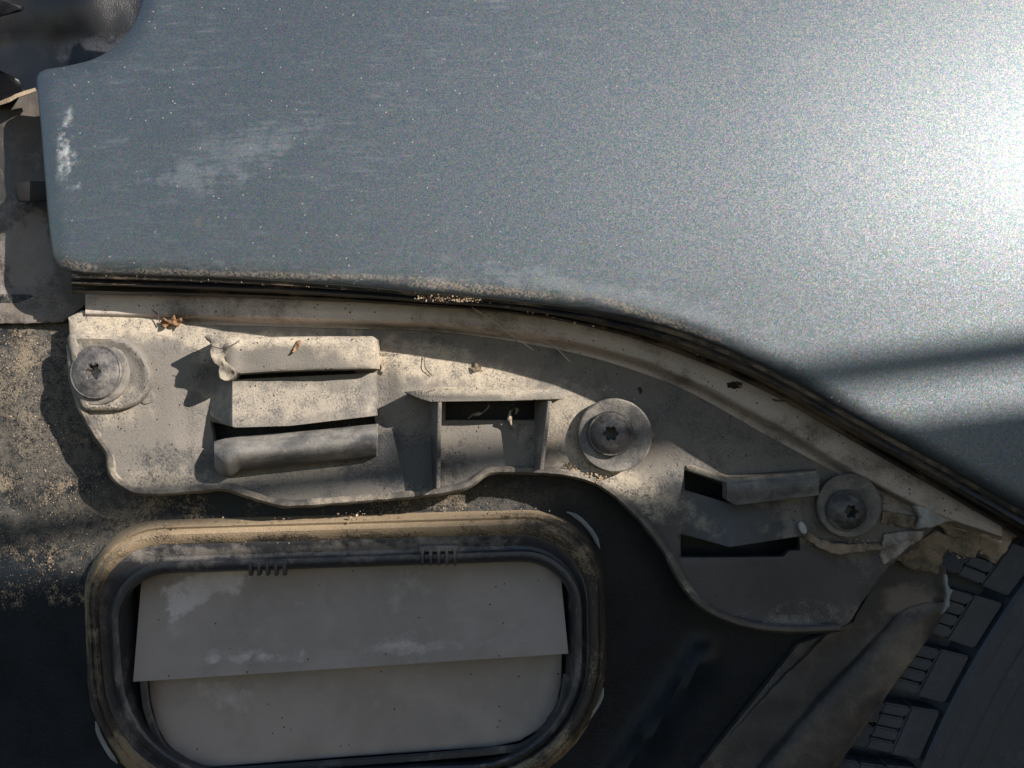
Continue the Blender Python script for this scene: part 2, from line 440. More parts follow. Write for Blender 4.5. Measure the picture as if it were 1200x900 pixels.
M_husk = dirty('pale_dry_husk', (.16, .12, .10), (.50, .43, .36), .4, .6, 300, (.7, .9), bump=.6)
M_crumb = dirty('soil_crumb', (.16, .11, .07), (.48, .38, .27), .4, .6, 150, (.9, .98), bump=.3)
M_fibre = dirty('pale_fibre', (.5, .45, .38), (.6, .56, .5), .4, .6, 90, (.6, .9), bump=.1)
M_darkfibre = dirty('dark_fibre', (.05, .035, .025), (.10, .07, .05), .4, .6, 90, (.6, .9), bump=.1)
M_blocker = dirty('grey_blocker', (.22, .21, .20), (.30, .28, .26), .4, .6, 8, (.8, .95), bump=.5)  # surface of the unseen slab added to cast shade

# ------------------------------------------------------------------ the car, one thing
def empty(name, parent=None, label=None):
    o = bpy.data.objects.new(name, None); o.empty_display_size = .02; C.objects.link(o)
    if parent: o.parent = parent
    if label: o['label'] = label
    return o
car = empty('car')
car['label'] = 'dark grey metallic car with its bumper off, close-up behind the rear wheel'
car['category'] = 'car'

CX = [40, 100, 200, 300, 400, 500, 600, 700, 800, 900, 1000, 1100, 1200, 1300]
L0 = [320, 321, 324, 328, 335, 344, 353, 366, 390, 432, 488, 543, 599, 655]
L1 = [343, 344, 346, 349, 353, 359, 367, 385, 416, 460, 517, 574, 632, 690]
L2 = [366, 366, 368, 371, 375, 378, 388, 405, 440, 491, 551, 603, 640, 700]
L3 = [383, 383, 384, 386, 389, 392, 404, 425, 460, 515, 568, 612, 646, 705]
def smooth_tab(tab):
    xs = []; ys = []
    for q in spline(list(zip(CX, tab)), 8): xs.append(q[0]); ys.append(q[1])
    return lambda x: np.interp(x, xs, ys)
l0, l1, l2, l3 = map(smooth_tab, (L0, L1, L2, L3))

_q = spline([(-200, -14), (0, -4.0), (170, 1.0), (400, 7.0), (600, 10.5), (800, 13.0), (950, 14.5), (1100, 15.0), (1400, 15.0)], 8)
PXX = [a[0] for a in _q]; PXH = [a[1] for a in _q]
# outer panel: gently crowned in both directions
def h_panel(V):
    x, y = V[:, 0], V[:, 1]
    h = 19 + np.interp(x, PXX, PXH)
    w = np.clip((430-y)/260., 0, 1); w = w*w*(3-2*w)
    h = h - w*np.where(x > 700, .3*.012*(x-700)**2/1000., 0)
    h = h - 1.0e-4*np.clip(350-y, 0, 500)**2
    return h
def hp(x, y): return float(h_panel(np.array([[x, y]]))[0])

left = [(84, 320), (74, 316), (66, 307), (61, 292), (56, 250), (52, 200), (47, 140), (43, 100), (44, 89), (52, 82),
        (80, 77), (110, 69), (134, 55), (150, 38), (160, 20), (166, 0), (169, -25), (170, -70)]
left = spline(left, 4)
bottom = [(x, float(l0(x))) for x in np.arange(1290, 92, -5)]
outline = left + [(x, -70) for x in range(185, 1290, 12)] + [(1296, y) for y in range(-70, 648, 12)] + bottom
def h_outer(V):
    d = segdist(V, left + bottom[::-1][:0] , closed=False)
    d2 = segdist(V, bottom, closed=False)
    return h_panel(V) - 2.6*np.clip(1-d/11., 0, 1) - 1.8*np.exp(-(d2/7.0)**1.5)
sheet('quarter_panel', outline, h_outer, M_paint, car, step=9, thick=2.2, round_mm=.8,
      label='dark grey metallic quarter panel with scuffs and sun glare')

# rubber seal and folded steel edges under the panel
def band(name, fy, mat, x0, x1, label=None, step=6, angle=40, wob=.0):
    """fy(x) -> list of (y, h) from top to bottom"""
    rows = []
    for x in np.arange(x0, x1, step):
        r = fy(x)
        rows.append([P(x, y + wob*noise.noise(Vector((x*.03, k*7., 0))), h + wob*.3*noise.noise(Vector((x*.05, k*3., 5)))) for k, (y, h) in enumerate(r)])
    return grid(name, rows, mat, car, label=label, angle=angle)
def lip(x): return hp(x, float(l0(x)))
def f_hem(x):
    a, b = float(l0(x)), float(l1(x)); g = b-a; H = lip(x)
    return [(a-14, H-4), (a-6, H-3.2), (a+g*.05, H-3.0), (a+g*.22, H-3.4), (a+g*.24, H-4.2), (a+g*.02, H-6)]
band('folded_hem', f_hem, M_seal, 84, 1290, wob=.5, label='folded steel hem caked with dirt under the quarter panel')
def f_seal(x):
    a, b = float(l0(x)), float(l1(x)); g = b-a; H = lip(x)
    m = (H-4)*.62+3
    return [(a-10, m-1), (a+g*.30, m-1), (a+g*.42, m+1.2), (a+g*.50, m+1.5), (a+g*.56, m+.9), (a+g*.60, m-2.0), (a+g*.74, 9.5), (a+g*.86, 10.2), (a+g*.97, 8.8), (a+g*1.02, 5)]
band('rubber_seal', f_seal, M_seal, 84, 1290, wob=.6, label='black rubber seal strip between panel edge and inner flange')
def f_flange(x):
    a, b, c, d = (float(f(x)) for f in (l0, l1, l2, l3))
    e = min(1, max(0.02, (1085-x)/70.))
    m = float(np.interp(x, [150, 420], [.25, 1]))
    return [(b-12, 4*m), (b-4, 5*m), (b+(c-b)*.2, 6.6*m), (b+(c-b)*.5, 7.3*m), (b+(c-b)*.8, 6.8*m), (c-(c-b)*.04, 7.0*m), (c+(d-c)*.12, 5.6*m), (c+(d-c)*.30, 1.5*m-.8), (c+(d-c)*.48, -2.6), (c+(d-c)*.72, -3.4), (d-1, -2.6), (d+12*e, -2.0), (d+40*e, -1.9)]
def f_flange_s(x):
    p = f_flange(x); ys = [q[0] for q in p]; hs = [q[1] for q in p]
    return [(y, float(np.interp(y, ys, hs)) + .25*noise.noise(Vector((x*.02, y*.02, 9)))) for y in np.linspace(ys[0], ys[-1], 44)]
band('inner_flange', f_flange_s, M_flange, 100, 1175, label='dusty grey inner flange curving above the bracket', angle=60)

# inner body behind everything, with the opening for the vent
CP = [(-60, 340, -6), (20, 380, -7), (60, 450, -12), (110, 540, -14), (0, 600, -12), (60, 700, -13), (-40, 860, -20), (60, 860, -16), (250, 590, -11), (450, 590, -11), (640, 600, -14),
      (720, 650, -18), (850, 780, -20), (700, 880, -20), (900, 900, -22), (300, 420, -9), (600, 450, -12), (900, 600, -16), (1050, 800, -26), (1200, 600, -22), (400, 800, -14)]
RIDGE = [(822, 772), (785, 830), (730, 905), (715, 930)]
def h_body(V):
    w = np.zeros(len(V)); s = np.zeros(len(V))
    for x, y, h in CP:
        g = np.exp(-((V[:, 0]-x)**2+(V[:, 1]-y)**2)/(2*95.**2)) + 1e-6
        w += g; s += g*h
    h = s/w
    d = segdist(V, RIDGE, closed=False)
    h = h + 6.0*np.exp(-(d/15.)**2)
    d = segdist(V, [(-5, 480), (6, 520), (0, 560), (14, 590), (30, 605)], closed=False)
    h = h - 1.6*np.exp(-(d/5.)**2)
    d = segdist(V, [(118, 560), (112, 590), (120, 612)], closed=False)
    h = h + .8*np.exp(-(d/14.)**2)
    return h + .35*np.array([noise.noise(Vector((x*.012, y*.012, 2))) for x, y in V])
def hb(x, y): return float(h_body(np.array([[x, y]], float))[0])

def rquad(cs, rs, n=10, step=14):
    """rounded quad, corners TL TR BR BL with radii"""
    out = []; m = len(cs)
    c = [np.array(q, float) for q in cs]
    for i in range(m):
        p, a, b = c[i-1], c[i], c[(i+1) % m]
        u = (p-a)/np.linalg.norm(p-a); v = (b-a)/np.linalg.norm(b-a); r = rs[i]
        s, e = a+u*r, a+v*r
        # superellipse-like quarter: cubic bezier
        k = .5523
        c1, c2 = s-u*r*k, e-v*r*k
        for t in np.linspace(0, 1, n): out.append(tuple((1-t)**3*s+3*(1-t)**2*t*c1+3*(1-t)*t*t*c2+t**3*e))
        q = out[-1]; nb = c[(i+1) % m]; nx = nb + (b-nb)
        u2 = (a-b)/np.linalg.norm(a-b); s2 = b+u2*rs[(i+1) % m]
        L = 12
        for k2 in range(1, L): out.append(tuple(np.array(q)+(s2-np.array(q))*k2/L))
    return out
def ring(tl, tr, br, bl, rt, rb): return rquad((tl, tr, br, bl), (rt, rt, rb, rb))
V_open = ring((128, 648), (694, 630), (690, 905), (138, 930), 60, 110)
body_out = dense([(-260, 345), (1010, 345), (1010, 700), (990, 760), (860, 1120), (-260, 1120)], 14)
sheet('inner_body', body_out, h_body, M_body, car, holes=[V_open], step=11, thick=1.2,
      label='dark inner body panel with sandy dirt on its left side')
sheet('lower_panel', dense([(935, 755), (990, 735), (1050, 650), (1085, 670), (1060, 760), (900, 1000), (700, 1100), (815, 905), (880, 825)], 10),
      lambda V: -17.5 + 0*V[:, 0] + .5*np.array([noise.noise(Vector((x*.02, y*.02, 4))) for x, y in V]), M_liner, car, step=12, thick=2.5,
      label='dark lapped panel edge running down to the wheel arch')

# ------------------------------------------------------------------ upper left: lamp recess and scraped pillar
def h_rec(V):
    return np.array([-38 + 9*noise.noise(Vector((x*.010, y*.013, 1.3))) + 1.0*noise.noise(Vector((x*.04, y*.05, 8.))) for x, y in V])
sheet('lamp_recess', dense([(-260, -220), (330, -220), (330, 200), (-260, 200)], 20), h_rec, M_recess, car, step=9, thick=1, label='dark open recess behind the missing tail lamp')
def h_pil(V):
    x, y = V[:, 0], V[:, 1]
    h = -10 + .03*(x-50) + np.where(y < 300, -(300-y)*.02, 0)
    h += 2.5*np.exp(-((x-8-(y-120)*.05)/22.)**2)*(y < 330)*np.clip((330-y)/60., 0, 1)
    h += 1.6*np.array([noise.noise(Vector((a*.03, b*.02, 4.))) for a, b in V]) + .5*np.array([noise.noise(Vector((a*.09, b*.09, 14.))) for a, b in V])
    h = np.where(y > 335, h*(1-np.clip((y-335)/35, 0, 1)) + (-5.6)*np.clip((y-335)/35, 0, 1), h)
    h += np.clip((x-85)/20, 0, 1)*2.6*np.clip((y-310)/15, 0, 1)*np.clip((375-y)/30, 0, 1)
    return h
pil = dense([(-240, 190), (0, 121), (20, 112), (42, 105), (90, 98), (140, 250), (150, 318), (105, 322), (106, 335), (107, 350), (97, 360), (84, 370), (74, 378), (40, 379), (-240, 382)], 5)
sheet('pillar_panel', ragged(pil, 1.5), h_pil, M_pillar, car, step=5, thick=1.6, label='scraped grey pillar sheet left of the quarter panel')
sweep('pillar_edge', spline([(-240, 190, -2.6), (-100, 152, -2.6), (0, 121, -2.0), (20, 112, -3.4), (42, 105, -4)], 5), [(-2.5, -1), (-2, 1), (2, 1), (2.5, -1)], M_torn, car, wob=.5)
hexa('clip_tab', [(17, 216, 4), (30, 212, 4.5), (60, 213, 4), (62, 235, 4), (40, 237, 4), (20, 236, 3.5)],
     [(17, 216, -5), (30, 212, -5), (60, 213, -5), (62, 235, -5), (40, 237, -5), (20, 236, -5)], M_black, car, .8, label='black clip poking out beside the panel edge')
hexa('lamp_socket', [(-40, 70, 2), (0, 82, 2), (24, 92, 0), (30, 108, -2), (10, 118, -3), (-40, 122, -3)], [(-40, 70, -18), (0, 82, -18), (24, 92, -18), (30, 108, -18), (10, 118, -18), (-40, 122, -18)], M_recess, car, 2, label='dark rounded socket in the lamp recess')
hexa('torn_liner_scrap', [(-30, -10, -4), (8, 2, -2), (30, 8, -4), (26, 13, -5), (0, 20, -4), (-30, 30, -4)], [(-30, -10, -8), (8, 2, -8), (30, 8, -8), (26, 13, -8), (0, 20, -8), (-30, 30, -8)], M_recess, car, 1)

# ------------------------------------------------------------------ the mounting bracket
br = empty('mounting_bracket', car, 'dusty black plastic bumper bracket with ledges, ribs and slots')
B = [(80, 372), (82, 400), (86, 440), (94, 474), (112, 508), (128, 532), (132, 555), (146, 569), (165, 576), (200, 576), (262, 571), (290, 579), (325, 589), (355, 590),
     (420, 585), (480, 580), (530, 573), (552, 566), (572, 553), (600, 551), (650, 553), (690, 561), (720, 578), (755, 612), (783, 650), (800, 682), (822, 708), (850, 724), (885, 734), (930, 738), (985, 736)]
Bs = spline(B, 4)
Rt = [(996, 728), (1010, 706), (1032, 676), (1040, 664), (1064, 648), (1085, 628), (1100, 612)]
top = [(x, float(l3(x)) - 4) for x in np.arange(1080, 215, -8)]
brk_out = Bs + ragged(Rt, 2.5) + top + [(214, 372), (165, 366), (120, 364), (96, 364)]
def h_brk(V):
    x, y = V[:, 0], V[:, 1]
    dt = y - l3(np.clip(x, 40, 1290))
    h = -1.1 + 1.5*np.clip(dt/28., 0, 1) + np.where(x < 260, np.clip((260-x)/60., 0, 1)*1.3, 0)
    # folds: corner facet at upper left, sunken field at lower right
    h += -1.0*np.clip((x-790)/60, 0, 1)*np.clip((y-600)/40, 0, 1)
    h += -1.2*np.exp(-((x-225)/16.)**2)*np.clip((y-450)/60, 0, 1)
    h -= 1.5*np.clip((x-232)/5., 0, 1)*np.clip((y-425)/12., 0, 1)*np.clip((470-x)/14., 0, 1)*np.clip((568-y)/6., 0, 1)
    return h + .18*np.array([noise.noise(Vector((a*.025, b*.025, 6.))) for a, b in V])
slotA = dense([(277, 437), (300, 435), (412, 432), (417, 437), (410, 441), (300, 447), (276, 447)], 6)
slotB = dense([(247, 494), (275, 501), (340, 499), (438, 487), (441, 500), (440, 520), (256, 545)], 6)
slotC = dense([(522, 471), (632, 470), (630, 492), (522, 492)], 6)
slotD = dense([(802, 551), (851, 570), (853, 588), (803, 575)], 6)
slotE = dense([(798, 627), (855, 642), (937, 628), (937, 644), (924, 645), (918, 652), (798, 653)], 6)
slotF = dense([(1036, 577), (1075, 580), (1112, 590), (1098, 612), (1070, 620), (1050, 612), (1034, 609)], 6)
sheet('base_plate', brk_out, h_brk, M_bracket, br, holes=[slotA, slotB, slotC, slotD, slotE, slotF], step=8, thick=2.6, round_mm=.5)
sweep('edge_rim', [(x, y) for x, y in Bs if x > 84 or y > 400], [(-5, -8), (-5.0, 2.2), (-2.5, 3.0), (2.0, 3.0), (4.5, 2.0), (5, -2)], M_rim, br, wob=.25)
# dark pocket behind the slots
sheet('slot_backing', dense([(235, 425), (450, 425), (450, 560), (235, 560)], 20), lambda V: np.full(len(V), -20.), M_black, br, step=25, thick=1)

# raised boss round the first screw
boss = spline([(80, 393), (105, 391), (130, 392), (153, 400), (170, 417), (178, 440), (174, 460), (160, 474), (140, 481), (118, 482), (100, 481), (92, 470), (84, 430)], 3, True)
def h_boss(V):
    d = segdist(V, boss)
    return 4.0 + 1.3*np.exp(-((d-6)/5.)**2) - 1.2*np.clip(1-np.hypot(V[:, 0]-116, V[:, 1]-438)/40., 0, 1)
sheet('screw_boss', boss, h_boss, M_bracket, br, step=5, thick=5, round_mm=1.0)
sheet('boss_tab', spline([(160, 462), (172, 456), (182, 462), (180, 470), (168, 474)], 3, True), 2.2, M_bracket, br, step=4, thick=3)

# upper ledge with a torn left end
def patch(name, f, nu, nv, mat, parent, thick=2.0, label=None, angle=40):
    rows = [[f(i/(nu-1), j/(nv-1)) for j in range(nv)] for i in range(nu)]
    bm = bmesh.new()
    Bv = [[bm.verts.new(P(*q)) for q in r] for r in rows]
    for i in range(nu-1):
        for j in range(nv-1): bm.faces.new((Bv[i][j], Bv[i+1][j], Bv[i+1][j+1], Bv[i][j+1]))
    bmesh.ops.recalc_face_normals(bm, faces=bm.faces)
    if sum(q.normal.y for q in bm.faces) > 0: bmesh.ops.reverse_faces(bm, faces=bm.faces)
    be = [x for x in bm.edges if x.is_boundary]
    r = bmesh.ops.extrude_edge_only(bm, edges=be)
    bmesh.ops.translate(bm, verts=[g for g in r['geom'] if isinstance(g, bmesh.types.BMVert)], vec=(0, thick*.001, 0))
    be = [x for x in bm.edges if x.is_boundary]
    bmesh.ops.holes_fill(bm, edges=be, sides=0)
    bmesh.ops.recalc_face_normals(bm, faces=bm.faces)
    me = bpy.data.meshes.new(name); bm.to_mesh(me); bm.free()
    return link(name, me, mat, parent, label, angle=angle)
led = [(242, 396), (252, 394), (300, 395), (380, 394), (436, 394), (440, 397), (440, 432), (436, 433), (380, 434), (320, 436), (278, 439), (266, 432), (262, 420), (250, 408)]
def h_led(V):
    x, y = V[:, 0], V[:, 1]
    return 14.5 - .04*(y-395) - 2.0*np.clip((x-400)/40, 0, 1) + .5*np.array([noise.noise(Vector((a*.03, b*.05, 1.))) for a, b in V]) - 1.4*np.clip((400-y)/6., 0, 1) + 1.0*np.exp(-((x-272)/8.)**2)
sheet('ledge', dense(led, 4), h_led, M_bracket, br, step=5, thick=14, round_mm=1.0)
tear = spline([(240, 394), (256, 394), (270, 398), (268, 410), (262, 420), (268, 428), (276, 434), (274, 442), (264, 446), (256, 441), (257, 430), (250, 424), (246, 412), (248, 404)], 3, True)
def h_tear(V):
    return 15.5 + 2.2*np.array([noise.noise(Vector((a*.07, b*.06, 2.5))) for a, b in V]) + 1.0*np.array([noise.noise(Vector((a*.2, b*.16, 5.5))) for a, b in V])
sheet('torn_corner', ragged(tear, 1.5, .2), h_tear, M_rim, br, step=2.5, thick=7, round_mm=.4)
# ledge's left cheek and the middle face between the two slots
def f_mid(u, v):
    x = 246 + (441-246)*u
    yt = 443 + 3.0*(1-u) - 6*u
    yb = np.interp(x, [246, 262, 276, 340, 441], [486, 497, 501, 499, 487])
    h = 8.5 + 4.0*v*(1-.3*u) - 4.0*u
    h -= 12.0*max(0, (272-x)/26.)**1.0
    h -= 2.5*max(0, (x-425)/16.)**2
    h += .25*noise.noise(Vector((x*.03, v*3, 2)))
    return (x, yt + (yb-yt)*v, h)
patch('middle_face', f_mid, 60, 12, M_bracket, br, thick=3)
def f_bar(u, v):
    x = 251 + (441-251)*u
    yt = np.interp(x, [251, 262, 280, 360, 441], [517, 514, 511, 505, 497])
    yb = np.interp(x, [251, 258, 266, 280, 290, 420, 441], [548, 557, 560, 552, 551, 538, 535])
    th = math.pi*(.08 + .86*v)
    h = 1.0 + (11.5-3*u)*math.sin(th)**.8
    h *= 1 - .35*max(0, (270-x)/19.)**2
    h += .2*noise.noise(Vector((x*.05, v*4, 7)))
    if x > 395: h -= .8*math.exp(-((x-425)/9.)**2 - ((v-.55)/.25)**2)
    return (x, yt + (yb-yt)*v, h)
patch('rounded_bar', f_bar, 60, 14, M_bar, br, thick=4)

# middle shelf and its two ribs
hexa('shelf', [(472, 459, 12), (500, 456, 14.5), (600, 456, 15), (662, 456, 14.5), (664, 461, 14.5), (661, 468, 14.5), (600, 470, 15), (505, 471, 14.5), (488, 467, 13)],
     [(476, 462, -.5), (500, 459, -.5), (600, 458, -.5), (655, 458, -.5), (660, 462, -.5), (657, 468, -.5), (600, 470, -.5), (507, 471, -.5), (490, 468, -.5)], M_bracket, br, .6)
hexa('rib', [(513, 471, 14.5), (518, 471, 14.5), (516, 572, 10), (511, 574, 10)], [(502, 471, -1), (509, 471, -1), (511, 570, -1), (507, 571, -1)], M_bracket, br, .4)
hexa('rib', [(642, 470, 14.5), (647, 470, 14.5), (637, 551, 10), (632, 551, 10)], [(626, 470, -1), (634, 470, -1), (628, 550, -1), (624, 550, -1)], M_bracket, br, .4)
sheet('slot_backing', dense([(512, 462), (640, 462), (640, 505), (512, 505)], 15), lambda V: np.full(len(V), -18.), M_black, br, step=25, thick=1)

# right-hand ledge, faces and slots
def f_rled(u, v):
    x = 852 + (960-852)*u
    yt = np.interp(x, [852, 865, 958], [565, 563, 554]); yb = np.interp(x, [852, 862, 960], [586, 592, 580])
    return (x, yt+(yb-yt)*v, 12.5 - 4.5*u + 1.2*math.sin(math.pi*min(1, v*1.1)) + .3*noise.noise(Vector((x*.05, v*3, 3))))
patch('ledge', f_rled, 30, 8, M_bar, br, thick=7)
hexa('ledge_top', [(803, 545, 1), (812, 545, 1.2), (853, 561, 12), (958, 551, 8), (957, 556, 8.2), (866, 565, 12.8), (853, 567, 12.5), (806, 552, 1)],
     [(803, 545, -2), (812, 545, -2), (853, 556, -1), (956, 549, -1), (957, 554, -1), (866, 562, -1), (853, 564, -1), (806, 552, -2)], M_rim, br, .5)
def f_rmid(u, v):
    x = 802 + (940-802)*u
    yt = np.interp(x, [802, 855, 940], [574, 590, 583]); yb = np.interp(x, [802, 855, 939], [626, 641, 628])
    h = np.interp(x, [802, 855, 940], [0.2, 8.5, 3.0]) * (.45 + .55*v) + .2*noise.noise(Vector((x*.04, v*3, 9)))
    return (x, yt+(yb-yt)*v, h)
patch('middle_face', f_rmid, 40, 10, M_bracket, br, thick=3)
sheet('slot_backing', dense([(790, 540), (945, 540), (945, 665), (790, 665)], 15), lambda V: np.full(len(V), -18.), M_black, br, step=25, thick=1)
sheet('slot_backing', dense([(1020, 565), (1125, 575), (1125, 630), (1020, 630)], 15), lambda V: np.full(len(V), -6.), M_liner, br, step=25, thick=1)

# torn and peeled scraps on the bracket's right end
def crumple(h0, amp, f=.06, sx=0., sy=0., seed=0.):
    return lambda V: np.array([h0 + sx*(a-1050) + sy*(b-620) + amp*noise.noise(Vector((a*f, b*f, seed))) + amp*.45*noise.noise(Vector((a*f*3, b*f*3, seed+4))) for a, b in V])
scrap = dense([(937, 613), (942, 611), (945, 621), (958, 631), (978, 637), (1000, 638), (1030, 636), (1034, 643), (1020, 646), (1000, 648), (980, 650), (962, 643), (946, 633), (938, 622)], 3)
sheet('peeled_edge', ragged(scrap, 2.0, .3), crumple(4.5, 2.0, .08, seed=1.), M_torn, br, step=3, thick=1.0, round_mm=.4)
tip = spline([(936, 614), (940, 611), (944, 616), (946, 624), (941, 626), (937, 620)], 2, True)
sheet('peeled_tip', tip, 7.0, M_foam, br, step=3, thick=1.0)
sheet('torn_flake', ragged(dense([(1072, 593), (1090, 590), (1110, 588), (1120, 596), (1132, 608), (1110, 612), (1092, 618), (1076, 620), (1079, 606)], 3), 1.5, .3),
      crumple(6, 1.8, .05, seed=3.), M_foam, br, step=3, thick=1.6, label='pale torn flake of plastic')
sheet('bent_strip', ragged(dense([(1034, 598), (1055, 602), (1076, 606), (1074, 620), (1056, 618), (1033, 612)], 3), 1.0, .3), crumple(1, 1.5, .08, seed=5.), M_torn, br, step=3, thick=1)
sheet('lower_flake', ragged(dense([(1036, 626), (1060, 622), (1084, 622), (1080, 632), (1066, 640), (1050, 654), (1036, 662), (1031, 650)], 3), 1.2, .3),
      crumple(1.5, 1.6, .04, seed=7.), M_flange, br, step=3, thick=1)

# ------------------------------------------------------------------ three screws
def screw(c, r, rw, tilt, label, wc=None, hd=5.0, wh=2.0, dome=True):
    s = empty('torx_screw', car, label)
    wc = wc or c
    lathe('washer', (wc[0], wc[1], c[2]), [(rw*.96, -3, 0), (rw, .2, 0), (rw*.99, wh*.8, 0), (rw*.95, wh, 0), (rw*.8, wh*.95, 0), (r*1.12, wh*.7, 0), (r*.9, wh*.55, 0)], M_washer, s, tilt=tilt, cap=True, rim_noise=.08)
    k = 1.0
    lathe('screw_head', c, [(r*.98, wh*.5, 0), (r*1.03, wh+.6, 0), (r*1.04, wh+1.2, 0), (r*1.0, wh+1.7, 0), (r*.95, wh+1.6, 0), (r*.90, wh+1.9, 0), (r*.80, wh+hd*.62, 0), (r*.66, wh+hd*.80, 0), (r*.50, wh+hd*.92, 0),
                            (r*.40, wh+hd*.97, 0), (r*.33, wh+hd*.985, .08), (r*.29, wh+hd*.93, .17), (r*.27, wh+hd*.3, .18), (r*.26, wh-3.2, .18)], M_screw, s, tilt=tilt, cap=False)
    lathe('drive_recess', c, [(r*.27, wh-3.0, .17), (r*.15, wh-3.1, .1), (r*.02, wh-3.2, 0)], M_screw, s, tilt=tilt, cap=False)
    return s
screw((116, 437, 3.5), 30, 37, (.10, .10), 'flat dusty screw in the raised boss at the left end', hd=3.2, wh=.8)
screw((716, 508, 3.2), 25, 43, (.12, .05), 'screw half in shade beside the ribbed shelf', (720, 510), hd=5.0, wh=2.4)
screw((990, 597, 4.2), 23, 37, (.05, .03), 'shaded screw at the right end next to the torn plastic', (994, 592), hd=5.5, wh=1.8)

# ------------------------------------------------------------------ pressure relief vent
ve = empty('air_vent', car, 'rectangular black body vent with two rubber flaps')
def ringloft(name, specs, mat, parent, label=None, angle=50, wob=.4):
    rows = []
    for tl, tr, brr, bl, rt, rb, h in specs:
        pts = ring(tl, tr, brr, bl, rt, rb)
        rows.append([P(x, y, (h(x, y) if callable(h) else h) + wob*noise.noise(Vector((x*.03, y*.03, 1)))) for x, y in pts])
    return grid(name, rows, mat, parent, closed_u=True, label=label, angle=angle)
bh = lambda o: (lambda x, y: hb(x, y)+o)
ringloft('gasket', [
    ((94, 610), (708, 594), (713, 922), (108, 950), 92, 150, bh(-1.0)),
    ((96, 613), (707, 596), (712, 920), (110, 948), 92, 150, bh(1.0)),
    ((98, 618), (704, 600), (709, 917), (114, 945), 90, 150, -6.5),
    ((100, 621), (702, 603), (707, 915), (116, 942), 89, 149, -5.2),
    ((102, 623), (700, 606), (705, 914), (118, 940), 88, 148, -6.2),
    ((104, 626), (698, 609), (703, 912), (120, 938), 87, 147, -5.3),
    ((106, 629), (696, 612), (701, 910), (122, 936), 86, 146, -4.6),
    ((108, 636), (691, 619), (696, 906), (125, 932), 84, 140, -5.6),
    ((110, 640), (688, 624), (693, 903), (127, 928), 82, 138, -7.5)], M_gasket, ve)
ringloft('frame', [
    ((109, 638), (689, 622), (694, 904), (126, 930), 82, 138, -7.8),
    ((112, 643), (686, 627), (691, 902), (129, 926), 80, 136, -7.6),
    ((120, 655), (682, 637), (686, 900), (140, 922), 74, 130, -9.6),
    ((123, 659), (680, 641), (684, 898), (143, 920), 72, 128, -9.0),
    ((124, 662), (681, 644), (683, 897), (145, 918), 70, 126, -6.4),
    ((128, 666), (678, 648), (679, 895), (149, 915), 68, 124, -6.0),
    ((133, 671), (674, 653), (675, 892), (153, 912), 64, 120, -6.6),
    ((136, 674), (671, 656), (672, 890), (156, 910), 62, 118, -10),
    ((150, 662), (664, 645), (664, 884), (170, 905), 50, 110, -18),
    ((156, 660), (660, 640), (662, 880), (176, 902), 40, 100, -26)], M_frame, ve)
# white paint-worn edges of the body opening showing past the gasket
for i, path in enumerate(([(664, 600), (672, 603), (684, 612), (696, 627), (703, 643)], [(707, 806), (703, 820), (692, 838), (678, 856), (668, 868)], [(112, 845), (117, 862), (128, 882), (138, 895)])):
    sweep('worn_edge', spline([(x, y, hb(x, y)+2.5) for x, y in path], 3), [(-3, -1), (-2.4, .8), (0, 1.4), (2.4, .8), (3, -1)], M_edge, ve, taper=4)
# body of the vent behind
sheet('vent_back', dense([(140, 620), (690, 620), (690, 930), (140, 930)], 20), lambda V: np.full(len(V), -29.), M_black, ve, step=40, thick=1)
def f_flap1(u, v):
    xl = 167 + (156-167)*v; xr = 654 + (666-654)*v
    x = xl + (xr-xl)*u
    yt = 664 + (642-664)*u; yb = 799 + (766-799)*u
    h = -19 + 8.0*v + .6*math.sin(math.pi*u)*v + .25*noise.noise(Vector((x*.01, v*2, 2)))
    return (x, yt+(yb-yt)*v, h)
patch('upper_flap', f_flap1, 50, 16, M_flap, ve, thick=1.2)
low = [(172, 780), (659, 752), (658, 800), (652, 828), (636, 852), (610, 868), (580, 875), (420, 886), (250, 899), (222, 896), (200, 880), (183, 850), (176, 820)]
sheet('lower_flap', dense(low, 6), lambda V: -21 + (V[:, 1]-780)*.05, M_flap, ve, step=14, thick=1.2)
sweep('frame_step', spline([(168, 798, -13), (172, 830, -13), (186, 868, -13), (206, 892, -12.5), (232, 905, -12), (420, 893, -12), (580, 880, -12), (618, 872, -12), (644, 852, -13), (658, 828, -13), (665, 790, -13)], 5),
      [(-5, -8), (-5, 0), (-2, .8), (4, .8), (6, -8)], M_frame, ve)
# moulded combs that hold the flap's top edge
def comb(x0, x1, y0, y1, n, hh):
    t = empty('comb', ve)
    for i in range(n):
        x = x0 + (x1-x0)*i/(n-1)
        slab('tooth', [(x-1.9, y0, hh), (x+1.9, y0-.1, hh), (x+1.9, y1, hh), (x-1.9, y1, hh)], 3, M_frame, t, .3)
    slab('comb_bar', [(x0-4, y0-1, hh-.4), (x1+4, y0-2, hh-.4), (x1+4, y0+5, hh-.4), (x0-4, y0+6, hh-.4)], 3, M_frame, t, .3)
comb(293, 333, 659, 675, 5, -5)
comb(495, 533, 641, 663, 5, -4.8)

